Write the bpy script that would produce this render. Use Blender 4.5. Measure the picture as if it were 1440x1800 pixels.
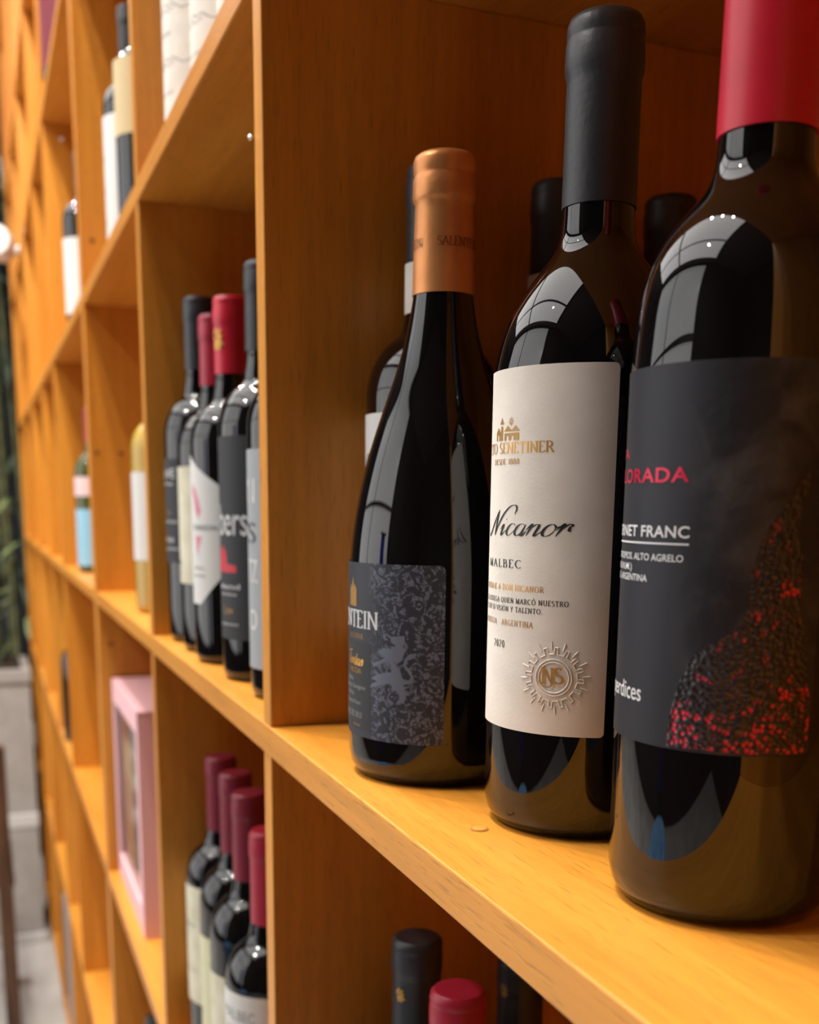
import bpy, bmesh, math, random
from mathutils import Vector, Matrix
random.seed(7)
S = bpy.context.scene
COL = S.collection
for o in list(bpy.data.objects): bpy.data.objects.remove(o)

# ------------------------------------------------------------------ camera
FPX, CXP, CYP = 1894.508, 717.223, 1256.62          # focal length and principal point (1440 x 1800 frame)
YAW, PITCH, ROLL = 0.372904, 0.191952, 0.010371
CAMD = 0.145                                       # distance of the lens from the front plane of the bookcase
fw = Vector((-math.cos(YAW)*math.cos(PITCH), math.sin(YAW)*math.cos(PITCH), -math.sin(PITCH)))
rt0 = Vector((math.sin(YAW), math.cos(YAW), 0)); up0 = rt0.cross(fw)
rt = math.cos(ROLL)*rt0 + math.sin(ROLL)*up0; up = -math.sin(ROLL)*rt0 + math.cos(ROLL)*up0
cam = bpy.data.cameras.new('camera'); camo = bpy.data.objects.new('camera', cam); COL.objects.link(camo)
camo.matrix_world = Matrix(((rt.x, up.x, -fw.x, 0), (rt.y, up.y, -fw.y, -CAMD), (rt.z, up.z, -fw.z, 0), (0, 0, 0, 1)))
cam.sensor_fit = 'HORIZONTAL'; cam.sensor_width = 36
cam.lens = FPX*36/1440
cam.shift_x = (720-CXP)/1440; cam.shift_y = (CYP-900)/1440
cam.clip_start = 0.01
cam.dof.use_dof = True; cam.dof.focus_distance = 0.395; cam.dof.aperture_fstop = 13.0
S.camera = camo

# ------------------------------------------------------------------ world, view
W = bpy.data.worlds.new('world'); S.world = W; W.use_nodes = True
W.node_tree.nodes['Background'].inputs[0].default_value = (0.9, 0.95, 1, 1)
W.node_tree.nodes['Background'].inputs[1].default_value = 0.02
S.view_settings.view_transform = 'Standard'; S.view_settings.look = 'None'
S.view_settings.gamma = 1; S.view_settings.use_curve_mapping = False
S.view_settings.exposure = 0.0
SKY_L = 2.9       # radiance of the glazed roof panes
WIN_L = 1.4       # radiance of the shop-front panes
LAMP_W = 125.0      # watts of each small ceiling spotlight

# ------------------------------------------------------------------ helpers
def lin(r, g, b):
    f = lambda c: c/12.92 if c <= 0.04045 else ((c+0.055)/1.055)**2.4
    return (f(r/255), f(g/255), f(b/255), 1)
def mat(name, col, rough=0.5, metal=0.0, spec=0.5, ior=1.45, coat=0.0, emit=None, strength=0):
    m = bpy.data.materials.new(name); m.use_nodes = True
    b = m.node_tree.nodes['Principled BSDF']
    b.inputs['Base Color'].default_value = col if len(col) == 4 else (*col, 1)
    b.inputs['Roughness'].default_value = rough; b.inputs['Metallic'].default_value = metal
    b.inputs['Specular IOR Level'].default_value = spec; b.inputs['IOR'].default_value = ior
    b.inputs['Coat Weight'].default_value = coat; b.inputs['Coat Roughness'].default_value = 0.05
    if emit:
        b.inputs['Emission Color'].default_value = emit; b.inputs['Emission Strength'].default_value = strength
    return m
def nodes(m):
    nt = m.node_tree
    return nt, nt.nodes, nt.links, nt.nodes['Principled BSDF']
def vary(m, c1, c2, scale=8, detail=3, mapscale=(1, 1, 1), bump=0.0, bscale=None, lo=0.35, hi=0.65, coord='Object'):
    nt, N, L, b = nodes(m)
    tc = N.new('ShaderNodeTexCoord'); mp = N.new('ShaderNodeMapping'); mp.inputs['Scale'].default_value = mapscale
    nz = N.new('ShaderNodeTexNoise'); nz.inputs['Scale'].default_value = scale; nz.inputs['Detail'].default_value = detail
    cr = N.new('ShaderNodeValToRGB'); cr.color_ramp.elements[0].position = lo; cr.color_ramp.elements[1].position = hi
    cr.color_ramp.elements[0].color = c1; cr.color_ramp.elements[1].color = c2
    L.new(tc.outputs[coord], mp.inputs['Vector']); L.new(mp.outputs[0], nz.inputs['Vector'])
    L.new(nz.outputs['Fac'], cr.inputs[0]); L.new(cr.outputs[0], b.inputs['Base Color'])
    if bump:
        n2 = N.new('ShaderNodeTexNoise'); n2.inputs['Scale'].default_value = bscale or scale*6
        L.new(mp.outputs[0], n2.inputs['Vector'])
        bp = N.new('ShaderNodeBump'); bp.inputs['Strength'].default_value = bump; bp.inputs['Distance'].default_value = 0.001
        L.new(n2.outputs['Fac'], bp.inputs['Height']); L.new(bp.outputs[0], b.inputs['Normal'])
    return m
def wood(name, axis):
    m = mat(name, (0.5, 0.2, 0.03), rough=0.38, spec=0.45)
    nt, N, L, b = nodes(m)
    tc = N.new('ShaderNodeTexCoord'); oi = N.new('ShaderNodeObjectInfo')
    off = N.new('ShaderNodeVectorMath'); off.operation = 'SCALE'; off.inputs[0].default_value = (3.1, 5.7, 2.3)
    L.new(oi.outputs['Random'], off.inputs['Scale'])
    add = N.new('ShaderNodeVectorMath'); L.new(tc.outputs['Object'], add.inputs[0]); L.new(off.outputs[0], add.inputs[1])
    def stretched(lo, hi):
        mp = N.new('ShaderNodeMapping')
        sc = [hi, hi, hi]; sc[axis] = lo; mp.inputs['Scale'].default_value = sc
        L.new(add.outputs[0], mp.inputs['Vector']); return mp
    m1 = stretched(1.6, 14)
    n1 = N.new('ShaderNodeTexNoise'); n1.inputs['Scale'].default_value = 1.0; n1.inputs['Detail'].default_value = 5; n1.inputs['Distortion'].default_value = 0.6
    L.new(m1.outputs[0], n1.inputs['Vector'])
    cr = N.new('ShaderNodeValToRGB'); e = cr.color_ramp.elements
    e[0].position = 0.25; e[0].color = (0.64, 0.222, 0.018, 1); e[1].position = 0.75; e[1].color = (0.84, 0.365, 0.050, 1)
    L.new(n1.outputs['Fac'], cr.inputs[0])
    m2 = stretched(60, 1300)      # short dark pores
    n2 = N.new('ShaderNodeTexNoise'); n2.inputs['Scale'].default_value = 1.0; n2.inputs['Detail'].default_value = 1
    L.new(m2.outputs[0], n2.inputs['Vector'])
    c2 = N.new('ShaderNodeValToRGB'); c2.color_ramp.elements[0].position = 0.60; c2.color_ramp.elements[1].position = 0.72
    L.new(n2.outputs['Fac'], c2.inputs[0])
    m3 = stretched(8, 160)
    n3 = N.new('ShaderNodeTexNoise'); n3.inputs['Scale'].default_value = 1.0; n3.inputs['Detail'].default_value = 2
    L.new(m3.outputs[0], n3.inputs['Vector'])
    mul = N.new('ShaderNodeMix'); mul.data_type = 'RGBA'; mul.blend_type = 'MULTIPLY'; mul.inputs[0].default_value = 0.35
    L.new(cr.outputs[0], mul.inputs[6]); L.new(n3.outputs['Fac'], mul.inputs[7])
    mx = N.new('ShaderNodeMix'); mx.data_type = 'RGBA'; mx.inputs[7].default_value = (0.16, 0.055, 0.008, 1)
    fm = N.new('ShaderNodeMath'); fm.operation = 'MULTIPLY'; fm.inputs[1].default_value = 0.40
    L.new(c2.outputs[0], fm.inputs[0]); L.new(fm.outputs[0], mx.inputs[0]); L.new(mul.outputs[2], mx.inputs[6])
    L.new(mx.outputs[2], b.inputs['Base Color'])
    bp = N.new('ShaderNodeBump'); bp.inputs['Strength'].default_value = 0.25; bp.inputs['Distance'].default_value = 0.0004; bp.invert = True
    L.new(c2.outputs[0], bp.inputs['Height']); L.new(bp.outputs[0], b.inputs['Normal'])
    return m

def link(name, me, parent=None, loc=None):
    o = bpy.data.objects.new(name, me); COL.objects.link(o)
    if parent: o.parent = parent
    if loc: o.location = loc
    return o
def mk(name, verts, faces, m=None, parent=None, smooth=False, loc=None):
    me = bpy.data.meshes.new(name); me.from_pydata(verts, [], faces); me.update()
    if m: me.materials.append(m)
    if smooth: me.polygons.foreach_set('use_smooth', [True]*len(me.polygons))
    return link(name, me, parent, loc)
def tag(o, label=None, cat=None, group=None, kind=None):
    if label: o['label'] = label
    if cat: o['category'] = cat
    if group: o['group'] = group
    if kind: o['kind'] = kind
    return o
def empty(name, loc, label, cat, group=None):
    o = bpy.data.objects.new(name, None); COL.objects.link(o); o.location = loc; o.empty_display_size = 0.02
    return tag(o, label, cat, group)
def box(name, x0, x1, y0, y1, z0, z1, m, parent=None, bev=0.0008, loc=None):
    bm = bmesh.new(); bmesh.ops.create_cube(bm, size=1)
    for v in bm.verts:
        v.co = Vector((x0 + (v.co.x+.5)*(x1-x0), y0 + (v.co.y+.5)*(y1-y0), z0 + (v.co.z+.5)*(z1-z0)))
    if bev: bmesh.ops.bevel(bm, geom=list(bm.edges), offset=bev, segments=2, affect='EDGES', profile=0.5)
    me = bpy.data.meshes.new(name); bm.to_mesh(me); bm.free(); me.materials.append(m)
    return link(name, me, parent, loc)
def lathe(name, prof, m, parent=None, seg=48, loc=None, sharp=40):
    V = []; F = []
    n = len(prof)
    for (r, z) in prof:
        for k in range(seg):
            a = 2*math.pi*k/seg; V.append((r*math.cos(a), r*math.sin(a), z))
    for i in range(n-1):
        for k in range(seg):
            k2 = (k+1) % seg
            F.append((i*seg+k, i*seg+k2, (i+1)*seg+k2, (i+1)*seg+k))
    F.append(tuple(reversed(range(seg)))); F.append(tuple(range((n-1)*seg, n*seg)))
    o = mk(name, V, F, m, parent, True, loc)
    o.data.set_sharp_from_angle(angle=math.radians(sharp))
    return o
def spline(pts, sub=5):
    """smooth profile through points (Catmull-Rom)"""
    out = []
    P = [pts[0]] + list(pts) + [pts[-1]]
    for i in range(1, len(P)-2):
        p0, p1, p2, p3 = P[i-1], P[i], P[i+1], P[i+2]
        for s in range(sub):
            t = s/sub
            out.append(tuple(0.5*((2*p1[k]) + (-p0[k]+p2[k])*t + (2*p0[k]-5*p1[k]+4*p2[k]-p3[k])*t*t + (-p0[k]+3*p1[k]-3*p2[k]+p3[k])*t**3) for k in (0, 1)))
    out.append(tuple(pts[-1]))
    return out
def fair(pts, n=64, passes=40):
    """resample a rising profile evenly in height and fair it, so that reflections run smoothly along the shoulder"""
    z0, z1 = pts[0][1], pts[-1][1]; out = []
    for i in range(n+1):
        z = z0+(z1-z0)*i/n; k = 0
        while k < len(pts)-2 and pts[k+1][1] < z: k += 1
        (ra, za), (rb, zb) = pts[k], pts[k+1]; out.append(ra+(rb-ra)*(z-za)/((zb-za) or 1))
    for p in range(passes): out = [out[0]] + [(out[i-1]+2*out[i]+out[i+1])/4 for i in range(1, n)] + [out[-1]]
    return [(r, z0+(z1-z0)*i/n) for i, r in enumerate(out)]
def patch(name, r, p0, p1, top, bot, m, parent=None, nz=1, na=None, off=0.00025, corner=0.0):
    """label glued on a cylinder: angles p0..p1 in degrees, top/bot = height or function of t in 0..1; r may be a function of z"""
    rf = r if callable(r) else (lambda z: r)
    na = na or max(8, int((p1-p0)/3)); V = []; F = []; UV = []
    tf = top if callable(top) else (lambda t: top)
    bf = bot if callable(bot) else (lambda t: bot)
    ts = [i/na for i in range(na+1)]
    if corner:
        w = math.radians(p1-p0)*rf((tf(.5)+bf(.5))/2); c = corner/w
        ts = sorted(set(ts + [c*(1-math.cos(math.radians(q))) for q in (0, 20, 40, 60, 90)] + [1-c*(1-math.cos(math.radians(q))) for q in (0, 20, 40, 60, 90)]))
    for t in ts:
        cz = 0
        if corner:
            e = min(t, 1-t)/c
            if e < 1: cz = corner*(1-math.sqrt(max(0, 1-(1-e)**2)))
        for j in range(nz+1):
            z0 = bf(t)+cz; z1 = tf(t)-cz; z = z0+(z1-z0)*j/nz
            a = math.radians(p0+(p1-p0)*t); rr = rf(z)+off
            V.append((rr*math.cos(a), rr*math.sin(a), z)); UV.append((a*rr, z))
    n = nz+1
    for i in range(len(ts)-1):
        for j in range(nz): F.append((i*n+j, (i+1)*n+j, (i+1)*n+j+1, i*n+j+1))
    o = mk(name, V, F, m, parent, True)
    uv = o.data.uv_layers.new(name='UVMap')
    for lp in o.data.loops: uv.data[lp.index].uv = UV[lp.vertex_index]
    return o

# ------------------------------------------------------------------ lettering
def bfont(txt, bold=0.0, sx=1.0, space=1.0, shear=0.0):
    cu = bpy.data.curves.new('t', 'FONT'); cu.body = txt; cu.size = 1.0; cu.offset = bold; cu.space_character = space; cu.shear = shear; cu.resolution_u = 4
    ob = bpy.data.objects.new('t', cu); COL.objects.link(ob)
    dg = bpy.context.evaluated_depsgraph_get(); dg.update(); ev = ob.evaluated_get(dg); me = ev.to_mesh()
    V = [(v.co.x*sx, v.co.y) for v in me.vertices]; F = [tuple(p.vertices) for p in me.polygons]
    ev.to_mesh_clear(); bpy.data.objects.remove(ob); bpy.data.curves.remove(cu)
    hs = [v[1] for v in V]; k = 1/0.729      # capital height to 1
    return [(x*k, y*k) for x, y in V], F
def arc(cx, cy, rx, ry, a0, a1, n=10):
    return [(cx+rx*math.cos(math.radians(a0+(a1-a0)*i/n)), cy+ry*math.sin(math.radians(a0+(a1-a0)*i/n))) for i in range(n+1)]
def stroke(V, F, pts, thick, thin, k=1.0, taper=False):
    n = len(pts); b = len(V)
    for i, (x, y) in enumerate(pts):
        x0, y0 = pts[max(i-1, 0)]; x1, y1 = pts[min(i+1, n-1)]
        dx, dy = x1-x0, y1-y0; l = math.hypot(dx, dy) or 1; dx /= l; dy /= l
        w = (thin+(thick-thin)*abs(dy)**1.3)*k/2
        if taper: w *= min(1, 0.25+3*min(i, n-1-i)/n)
        V.append((x-dy*w, y+dx*w)); V.append((x+dy*w, y-dx*w))
    for i in range(n-1): F.append((b+2*i, b+2*i+1, b+2*i+3, b+2*i+2))
def G(w, *st, serif=()): return (w, st, serif)
GL = {
 'A': G(.82, [(.06,0),(.40,1)], [(.40,1),(.74,0)], [(.17,.33),(.64,.33)], serif=((.06,0),(.74,0))),
 'B': G(.68, [(.14,0),(.14,1)], [(.14,1)]+arc(.32,.76,.2,.24,90,-90)+[(.14,.52)], [(.14,.52)]+arc(.35,.26,.24,.26,90,-90)+[(.14,0)], serif=((.1,0),(.1,1))),
 'C': G(.80, arc(.46,.5,.38,.5,48,312,18)),
 'D': G(.82, [(.14,0),(.14,1)], [(.14,1)]+arc(.34,.5,.40,.5,90,-90,16)+[(.14,0)], serif=((.1,0),(.1,1))),
 'E': G(.64, [(.14,0),(.14,1)], [(.1,1),(.55,1),(.55,.86)], [(.14,.53),(.44,.53)], [(.1,0),(.57,0),(.58,.16)], serif=((.1,0),(.1,1))),
 'F': G(.6, [(.14,0),(.14,1)], [(.1,1),(.55,1),(.55,.86)], [(.14,.53),(.44,.53)], serif=((.14,0),(.1,1))),
 'G': G(.84, arc(.46,.5,.38,.5,48,312,18), [(.72,.12),(.72,.42)], serif=((.72,.42),)),
 'H': G(.86, [(.14,0),(.14,1)], [(.72,0),(.72,1)], [(.14,.52),(.72,.52)], serif=((.14,0),(.14,1),(.72,0),(.72,1))),
 'I': G(.36, [(.18,0),(.18,1)], serif=((.18,0),(.18,1))),
 'J': G(.5, [(.32,1),(.32,.1)]+arc(.17,.08,.15,.2,0,-120,6), serif=((.32,1),)),
 'L': G(.62, [(.14,0),(.14,1)], [(.1,0),(.55,0),(.57,.18)], serif=((.14,0),(.14,1))),
 'M': G(.98, [(.14,0),(.14,1)], [(.14,1),(.48,.05)], [(.48,.05),(.83,1)], [(.83,1),(.83,0)], serif=((.14,0),(.83,0),(.12,1),(.85,1))),
 'N': G(.84, [(.14,0),(.14,1)], [(.14,1),(.70,0)], [(.70,0),(.70,1)], serif=((.14,0),(.12,1),(.70,1))),
 'O': G(.90, arc(.45,.5,.37,.5,0,360,24)),
 'P': G(.64, [(.14,0),(.14,1)], [(.14,1)]+arc(.32,.74,.24,.26,90,-90)+[(.14,.48)], serif=((.14,0),(.1,1))),
 'Q': G(.90, arc(.45,.5,.37,.5,0,360,24), [(.45,.12),(.62,-.1),(.82,-.16)]),
 'R': G(.74, [(.14,0),(.14,1)], [(.14,1)]+arc(.32,.75,.24,.25,90,-90)+[(.14,.5)], [(.36,.5),(.68,0)], serif=((.14,0),(.1,1),(.68,0))),
 'S': G(.60, arc(.30,.75,.21,.25,40,270,12)+arc(.30,.25,.23,.25,90,-140,12)),
 'T': G(.74, [(.37,0),(.37,1)], [(.06,.85),(.06,1),(.68,1),(.68,.85)], serif=((.37,0),)),
 'U': G(.84, [(.14,1),(.14,.32)]+arc(.42,.32,.28,.32,180,360,10)+[(.70,1)], serif=((.14,1),(.70,1))),
 'V': G(.80, [(.06,1),(.40,0)], [(.40,0),(.74,1)], serif=((.06,1),(.74,1))),
 'Y': G(.76, [(.06,1),(.38,.48)], [(.70,1),(.38,.48)], [(.38,.48),(.38,0)], serif=((.06,1),(.70,1),(.38,0))),
 'Z': G(.68, [(.08,.86),(.08,1),(.58,1),(.06,0),(.60,0),(.62,.16)]),
 '0': G(.62, arc(.31,.5,.22,.5,0,360,20)), '1': G(.4, [(.22,0),(.22,1),(.1,.86)], serif=((.22,0),)),
 '2': G(.6, arc(.29,.73,.21,.27,160,-30,10)+[(.06,.02),(.54,.02)]),
 '8': G(.62, arc(.31,.76,.19,.24,0,360,16), arc(.31,.26,.23,.26,0,360,16)),
 '.': G(.3, [(.12,.02),(.12,.16)]), '-': G(.5, [(.12,.42),(.38,.42)]), ' ': G(.42),
 # lower-case for the script hands (upright here, sheared when set)
 'i': G(.34, [(-.02,.22),(.10,.44),(.12,.08),(.18,0),(.34,.22)], [(.13,.62),(.13,.68)]),
 'c': G(.40, arc(.22,.24,.17,.24,40,300,14)+[(.42,.22)]),
 'a': G(.52, arc(.22,.24,.17,.24,50,400,18), [(.38,.46),(.38,.08),(.44,0),(.54,.20)]),
 'n': G(.56, [(-.02,.24),(.08,.46),(.10,.40),(.10,0)], [(.10,.26),(.22,.44),(.32,.46),(.37,.38),(.37,.08),(.43,0),(.58,.22)]),
 'o': G(.46, arc(.22,.24,.18,.24,0,360,20), [(.34,.42),(.42,.36),(.48,.40)]),
 'r': G(.46, [(-.02,.24),(.12,.50),(.13,.40),(.10,0)], [(.12,.26),(.22,.44),(.32,.50),(.40,.44),(.36,.38)], [(.34,.42),(.40,.24),(.50,.22)]),
 't': G(.34, [(.14,.86),(.14,.08),(.20,0),(.36,.20)], [(.0,.48),(.28,.48)]),
 's': G(.38, [(-.02,.2),(.16,.46),(.26,.24),(.22,.02),(.06,.03)], [(.24,.10),(.40,.22)]),
 'scriptN': G(.80, [(-.10,.10),(-.06,-.06),(.06,.0),(.20,.5),(.30,1.04)], [(.30,1.04),(.36,.66),(.46,.2),(.50,-.03)], [(.50,-.03),(.56,.4),(.66,.85),(.84,1.16),(1.06,1.22),(1.20,1.08),(1.22,.86)]),
 'scriptD': G(.9, [(.30,.95),(.26,.4),(.18,.04),(.05,.04)], [(.05,.04),(.4,0),(.78,.3),(.72,.85),(.4,1.05),(.05,.9)]),
 'scriptT': G(.6, [(.36,.98),(.28,.4),(.2,.05),(.05,.05)], [(.0,.84),(.12,1.0),(.4,.98),(.72,1.06)]),
}
def serif(txt, thick=.17, thin=.06, space=1.0, shear=0.0, script=False, tokens=None):
    V = []; F = []; x = 0
    for ch in (tokens or txt):
        acc = None
        if ch in 'ÓÁ': acc = True; ch = {'Ó': 'O', 'Á': 'A'}[ch]
        w, st, se = GL[ch]; b = len(V)
        for p in st: stroke(V, F, spline(p, 4) if script and len(p) > 2 and len(p) < 9 else p, thick, thin, taper=script)
        if not script:
            for (sx, sy) in se: stroke(V, F, [(sx-.13, sy), (sx+.13, sy)], thick, thin)
        if acc: stroke(V, F, [(.42, 1.1), (.56, 1.32)], thick, thin)
        for i in range(b, len(V)): V[i] = (V[i][0]+x, V[i][1])
        x += w*space
    return [(a+shear*c, c) for a, c in V], F
def put(name, VF, r, h, z, m, parent, left=None, right=None, center=None, width=None, off=0.00038):
    """wrap flat lettering of capital height h on a cylinder at height z; angles in degrees; width (metres) stretches"""
    V, F = VF
    x0 = min(v[0] for v in V); x1 = max(v[0] for v in V); k = h if not width else width/(x1-x0)
    if right is not None: a0 = math.radians(right) - (x1-x0)*k/r
    elif left is not None: a0 = math.radians(left)
    else: a0 = math.radians(center) - (x1-x0)*k/r/2
    P = []
    for (x, y) in V:
        a = a0+(x-x0)*k/r; P.append(((r+off)*math.cos(a), (r+off)*math.sin(a), z+y*h))
    return mk(name, P, F, m, parent)
def merge(*vfs):
    V = []; F = []
    for v, f in vfs:
        b = len(V); V += v; F += [tuple(i+b for i in p) for p in f]
    return V, F
def poly_print(name, pts, r, m, parent, off=0.00034, uv=False, cuts=0):
    """flat print with an outline given in (angle, z); triangulated and wrapped"""
    bm = bmesh.new(); vs = [bm.verts.new((math.radians(a)*r, z, 0)) for a, z in pts]
    bm.faces.new(vs)
    xs = [v.co.x for v in vs]; st = math.radians(3)*r; x = min(xs)+st
    while x < max(xs)-1e-5:
        bmesh.ops.bisect_plane(bm, geom=list(bm.verts)+list(bm.edges)+list(bm.faces), plane_co=(x, 0, 0), plane_no=(1, 0, 0)); x += st
    bmesh.ops.triangulate(bm, faces=list(bm.faces))
    bmesh.ops.recalc_face_normals(bm, faces=bm.faces)
    me = bpy.data.meshes.new(name); 
    flat = [(v.co.x, v.co.y) for v in bm.verts]
    for v in bm.verts:
        a = v.co.x/r; v.co = Vector(((r+off)*math.cos(a), (r+off)*math.sin(a), v.co.y))
    bm.to_mesh(me); bm.free(); me.materials.append(m)
    u = me.uv_layers.new(name='UVMap')
    for lp in me.loops: u.data[lp.index].uv = flat[lp.vertex_index]
    return link(name, me, parent)

# ------------------------------------------------------------------ materials
WX = wood('honey_wood_long', 0); WZ = wood('honey_wood_upright', 2)
GLASS = mat('dark_bottle_glass', (0.004, 0.003, 0.003), rough=0.02, spec=0.5, ior=1.58)
GLASSY = mat('straw_wine_glass', (0.42, 0.27, 0.03), rough=0.05, ior=1.5)
GLASSG = mat('olive_bottle_glass', (0.05, 0.06, 0.01), rough=0.05, ior=1.5)
CAP_BLACK = vary(mat('black_capsule', (0.02, 0.02, 0.022), rough=0.45, spec=0.6), (.016, .016, .018, 1), (.026, .026, .030, 1), scale=30, bump=0.15, bscale=400)
CAP_RED = vary(mat('red_capsule', (0.5, 0.01, 0.03), rough=0.36, spec=0.5), (.52, .012, .032, 1), (.66, .016, .045, 1), scale=30)
CAP_CRIMSON = mat('crimson_capsule', (0.36, 0.012, 0.035), rough=0.38)
CAP_WINE = mat('wine_red_capsule', (0.22, 0.012, 0.03), rough=0.4)
CAP_COPPER = vary(mat('copper_capsule', (0.6, 0.25, 0.08), rough=0.38, metal=0.55), (.60, .235, .075, 1), (.74, .31, .10, 1), scale=40, bump=0.1, bscale=300)
PAPER = vary(mat('cream_paper', (.7, .66, .6), rough=0.85, spec=0.2), (.70, .645, .575, 1), (.76, .705, .635, 1), scale=60, bump=0.06, bscale=900)
PAPERW = mat('white_paper', (.64, .63, .61), rough=0.8, spec=0.2)
PAPERC = vary(mat('ivory_paper', (.6, .56, .42), rough=0.8), (.56, .52, .38, 1), (.68, .64, .50, 1), scale=40)
PAPERY = mat('beige_paper', (.55, .43, .24), rough=0.8)
BLKPAPER = mat('charcoal_paper', (.028, .028, .032), rough=0.6, spec=0.4)
GREYPAPER = mat('grey_paper', (.30, .32, .34), rough=0.6)
INK = mat('black_ink', (.012, .012, .012), rough=0.5)
INKW = mat('white_ink', (.62, .62, .62), rough=0.6)
INKG = mat('grey_ink', (.25, .25, .25), rough=0.6)
INKR = mat('red_foil', (.55, .01, .05), rough=0.3, metal=0.3)
INKP = mat('pink_ink', (.62, .22, .30), rough=0.6)
GOLD = mat('gold_foil', (.66, .34, .07), rough=0.32, metal=0.45)
GOLDD = mat('dull_gold_ink', (.40, .21, .05), rough=0.4, metal=0.3)
STEEL = mat('steel', (.6, .6, .6), rough=0.25, metal=1)
HOLE = mat('dark_plug', (.12, .045, .01), rough=0.7)
def damask():
    m = mat('damask_label', (.03, .03, .035), rough=0.5, spec=0.4); nt, N, L, b = nodes(m)
    tc = N.new('ShaderNodeTexCoord'); sep = N.new('ShaderNodeSeparateXYZ'); L.new(tc.outputs['UV'], sep.inputs[0])
    nz = N.new('ShaderNodeTexNoise'); nz.inputs['Scale'].default_value = 155; nz.inputs['Detail'].default_value = 1.0; nz.inputs['Distortion'].default_value = 3.2
    L.new(tc.outputs['UV'], nz.inputs['Vector'])
    cr = N.new('ShaderNodeValToRGB'); cr.color_ramp.elements[0].position = .50; cr.color_ramp.elements[1].position = .545
    L.new(nz.outputs['Fac'], cr.inputs[0])
    vo = N.new('ShaderNodeTexVoronoi'); vo.feature = 'DISTANCE_TO_EDGE'; vo.inputs['Scale'].default_value = 330; L.new(tc.outputs['UV'], vo.inputs['Vector'])
    vr = N.new('ShaderNodeValToRGB'); vr.color_ramp.elements[0].position = .02; vr.color_ramp.elements[1].position = .07; L.new(vo.outputs['Distance'], vr.inputs[0])
    mm = N.new('ShaderNodeMath'); mm.operation = 'MULTIPLY'; L.new(cr.outputs[0], mm.inputs[0]); L.new(vr.outputs[0], mm.inputs[1])
    # the ornament covers the right of the label only; its left edge is ragged
    n2 = N.new('ShaderNodeTexNoise'); n2.inputs['Scale'].default_value = 90; L.new(tc.outputs['UV'], n2.inputs['Vector'])
    ad = N.new('ShaderNodeMath'); ad.operation = 'MULTIPLY_ADD'; ad.inputs[1].default_value = 0.022; L.new(n2.outputs['Fac'], ad.inputs[0]); L.new(sep.outputs['X'], ad.inputs[2])
    mr = N.new('ShaderNodeMapRange'); mr.inputs['From Min'].default_value = -0.0410; mr.inputs['From Max'].default_value = -0.0330; L.new(ad.outputs[0], mr.inputs['Value'])
    mk2 = N.new('ShaderNodeMath'); mk2.operation = 'MULTIPLY'; L.new(mm.outputs[0], mk2.inputs[0]); L.new(mr.outputs[0], mk2.inputs[1])
    mx = N.new('ShaderNodeMix'); mx.data_type = 'RGBA'; mx.inputs[6].default_value = (.028, .030, .040, 1); mx.inputs[7].default_value = (.115, .125, .170, 1)
    L.new(mk2.outputs[0], mx.inputs[0]); L.new(mx.outputs[2], b.inputs['Base Color'])
    bp = N.new('ShaderNodeBump'); bp.inputs['Strength'].default_value = .3; bp.inputs['Distance'].default_value = .0003
    L.new(mk2.outputs[0], bp.inputs['Height']); L.new(bp.outputs[0], b.inputs['Normal'])
    return m
def smoke():
    m = mat('smoky_label', (.02, .02, .024), rough=0.52, spec=0.35); nt, N, L, b = nodes(m)
    tc = N.new('ShaderNodeTexCoord'); sep = N.new('ShaderNodeSeparateXYZ'); L.new(tc.outputs['UV'], sep.inputs[0])
    nz = N.new('ShaderNodeTexNoise'); nz.inputs['Scale'].default_value = 45; nz.inputs['Detail'].default_value = 5; nz.inputs['Distortion'].default_value = .8
    L.new(tc.outputs['UV'], nz.inputs['Vector'])
    cr = N.new('ShaderNodeValToRGB'); cr.color_ramp.elements[0].position = .45; cr.color_ramp.elements[1].position = .75
    cr.color_ramp.elements[0].color = (.014, .014, .018, 1); cr.color_ramp.elements[1].color = (.065, .063, .066, 1); L.new(nz.outputs['Fac'], cr.inputs[0])
    mr = N.new('ShaderNodeMapRange'); mr.inputs['From Min'].default_value = -0.043; mr.inputs['From Max'].default_value = -0.028; L.new(sep.outputs['X'], mr.inputs['Value'])
    mx = N.new('ShaderNodeMix'); mx.data_type = 'RGBA'; mx.inputs[6].default_value = (.015, .015, .020, 1); L.new(mr.outputs[0], mx.inputs[0]); L.new(cr.outputs[0], mx.inputs[7])
    L.new(mx.outputs[2], b.inputs['Base Color'])
    n2 = N.new('ShaderNodeTexNoise'); n2.inputs['Scale'].default_value = 160; n2.inputs['Detail'].default_value = 4; L.new(tc.outputs['UV'], n2.inputs['Vector'])
    bs = N.new('ShaderNodeMath'); bs.operation = 'MULTIPLY'; L.new(n2.outputs['Fac'], bs.inputs[0]); L.new(mr.outputs[0], bs.inputs[1])
    bp = N.new('ShaderNodeBump'); bp.inputs['Strength'].default_value = .35; bp.inputs['Distance'].default_value = .0015
    L.new(bs.outputs[0], bp.inputs['Height']); L.new(bp.outputs[0], b.inputs['Normal'])
    return m
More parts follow.
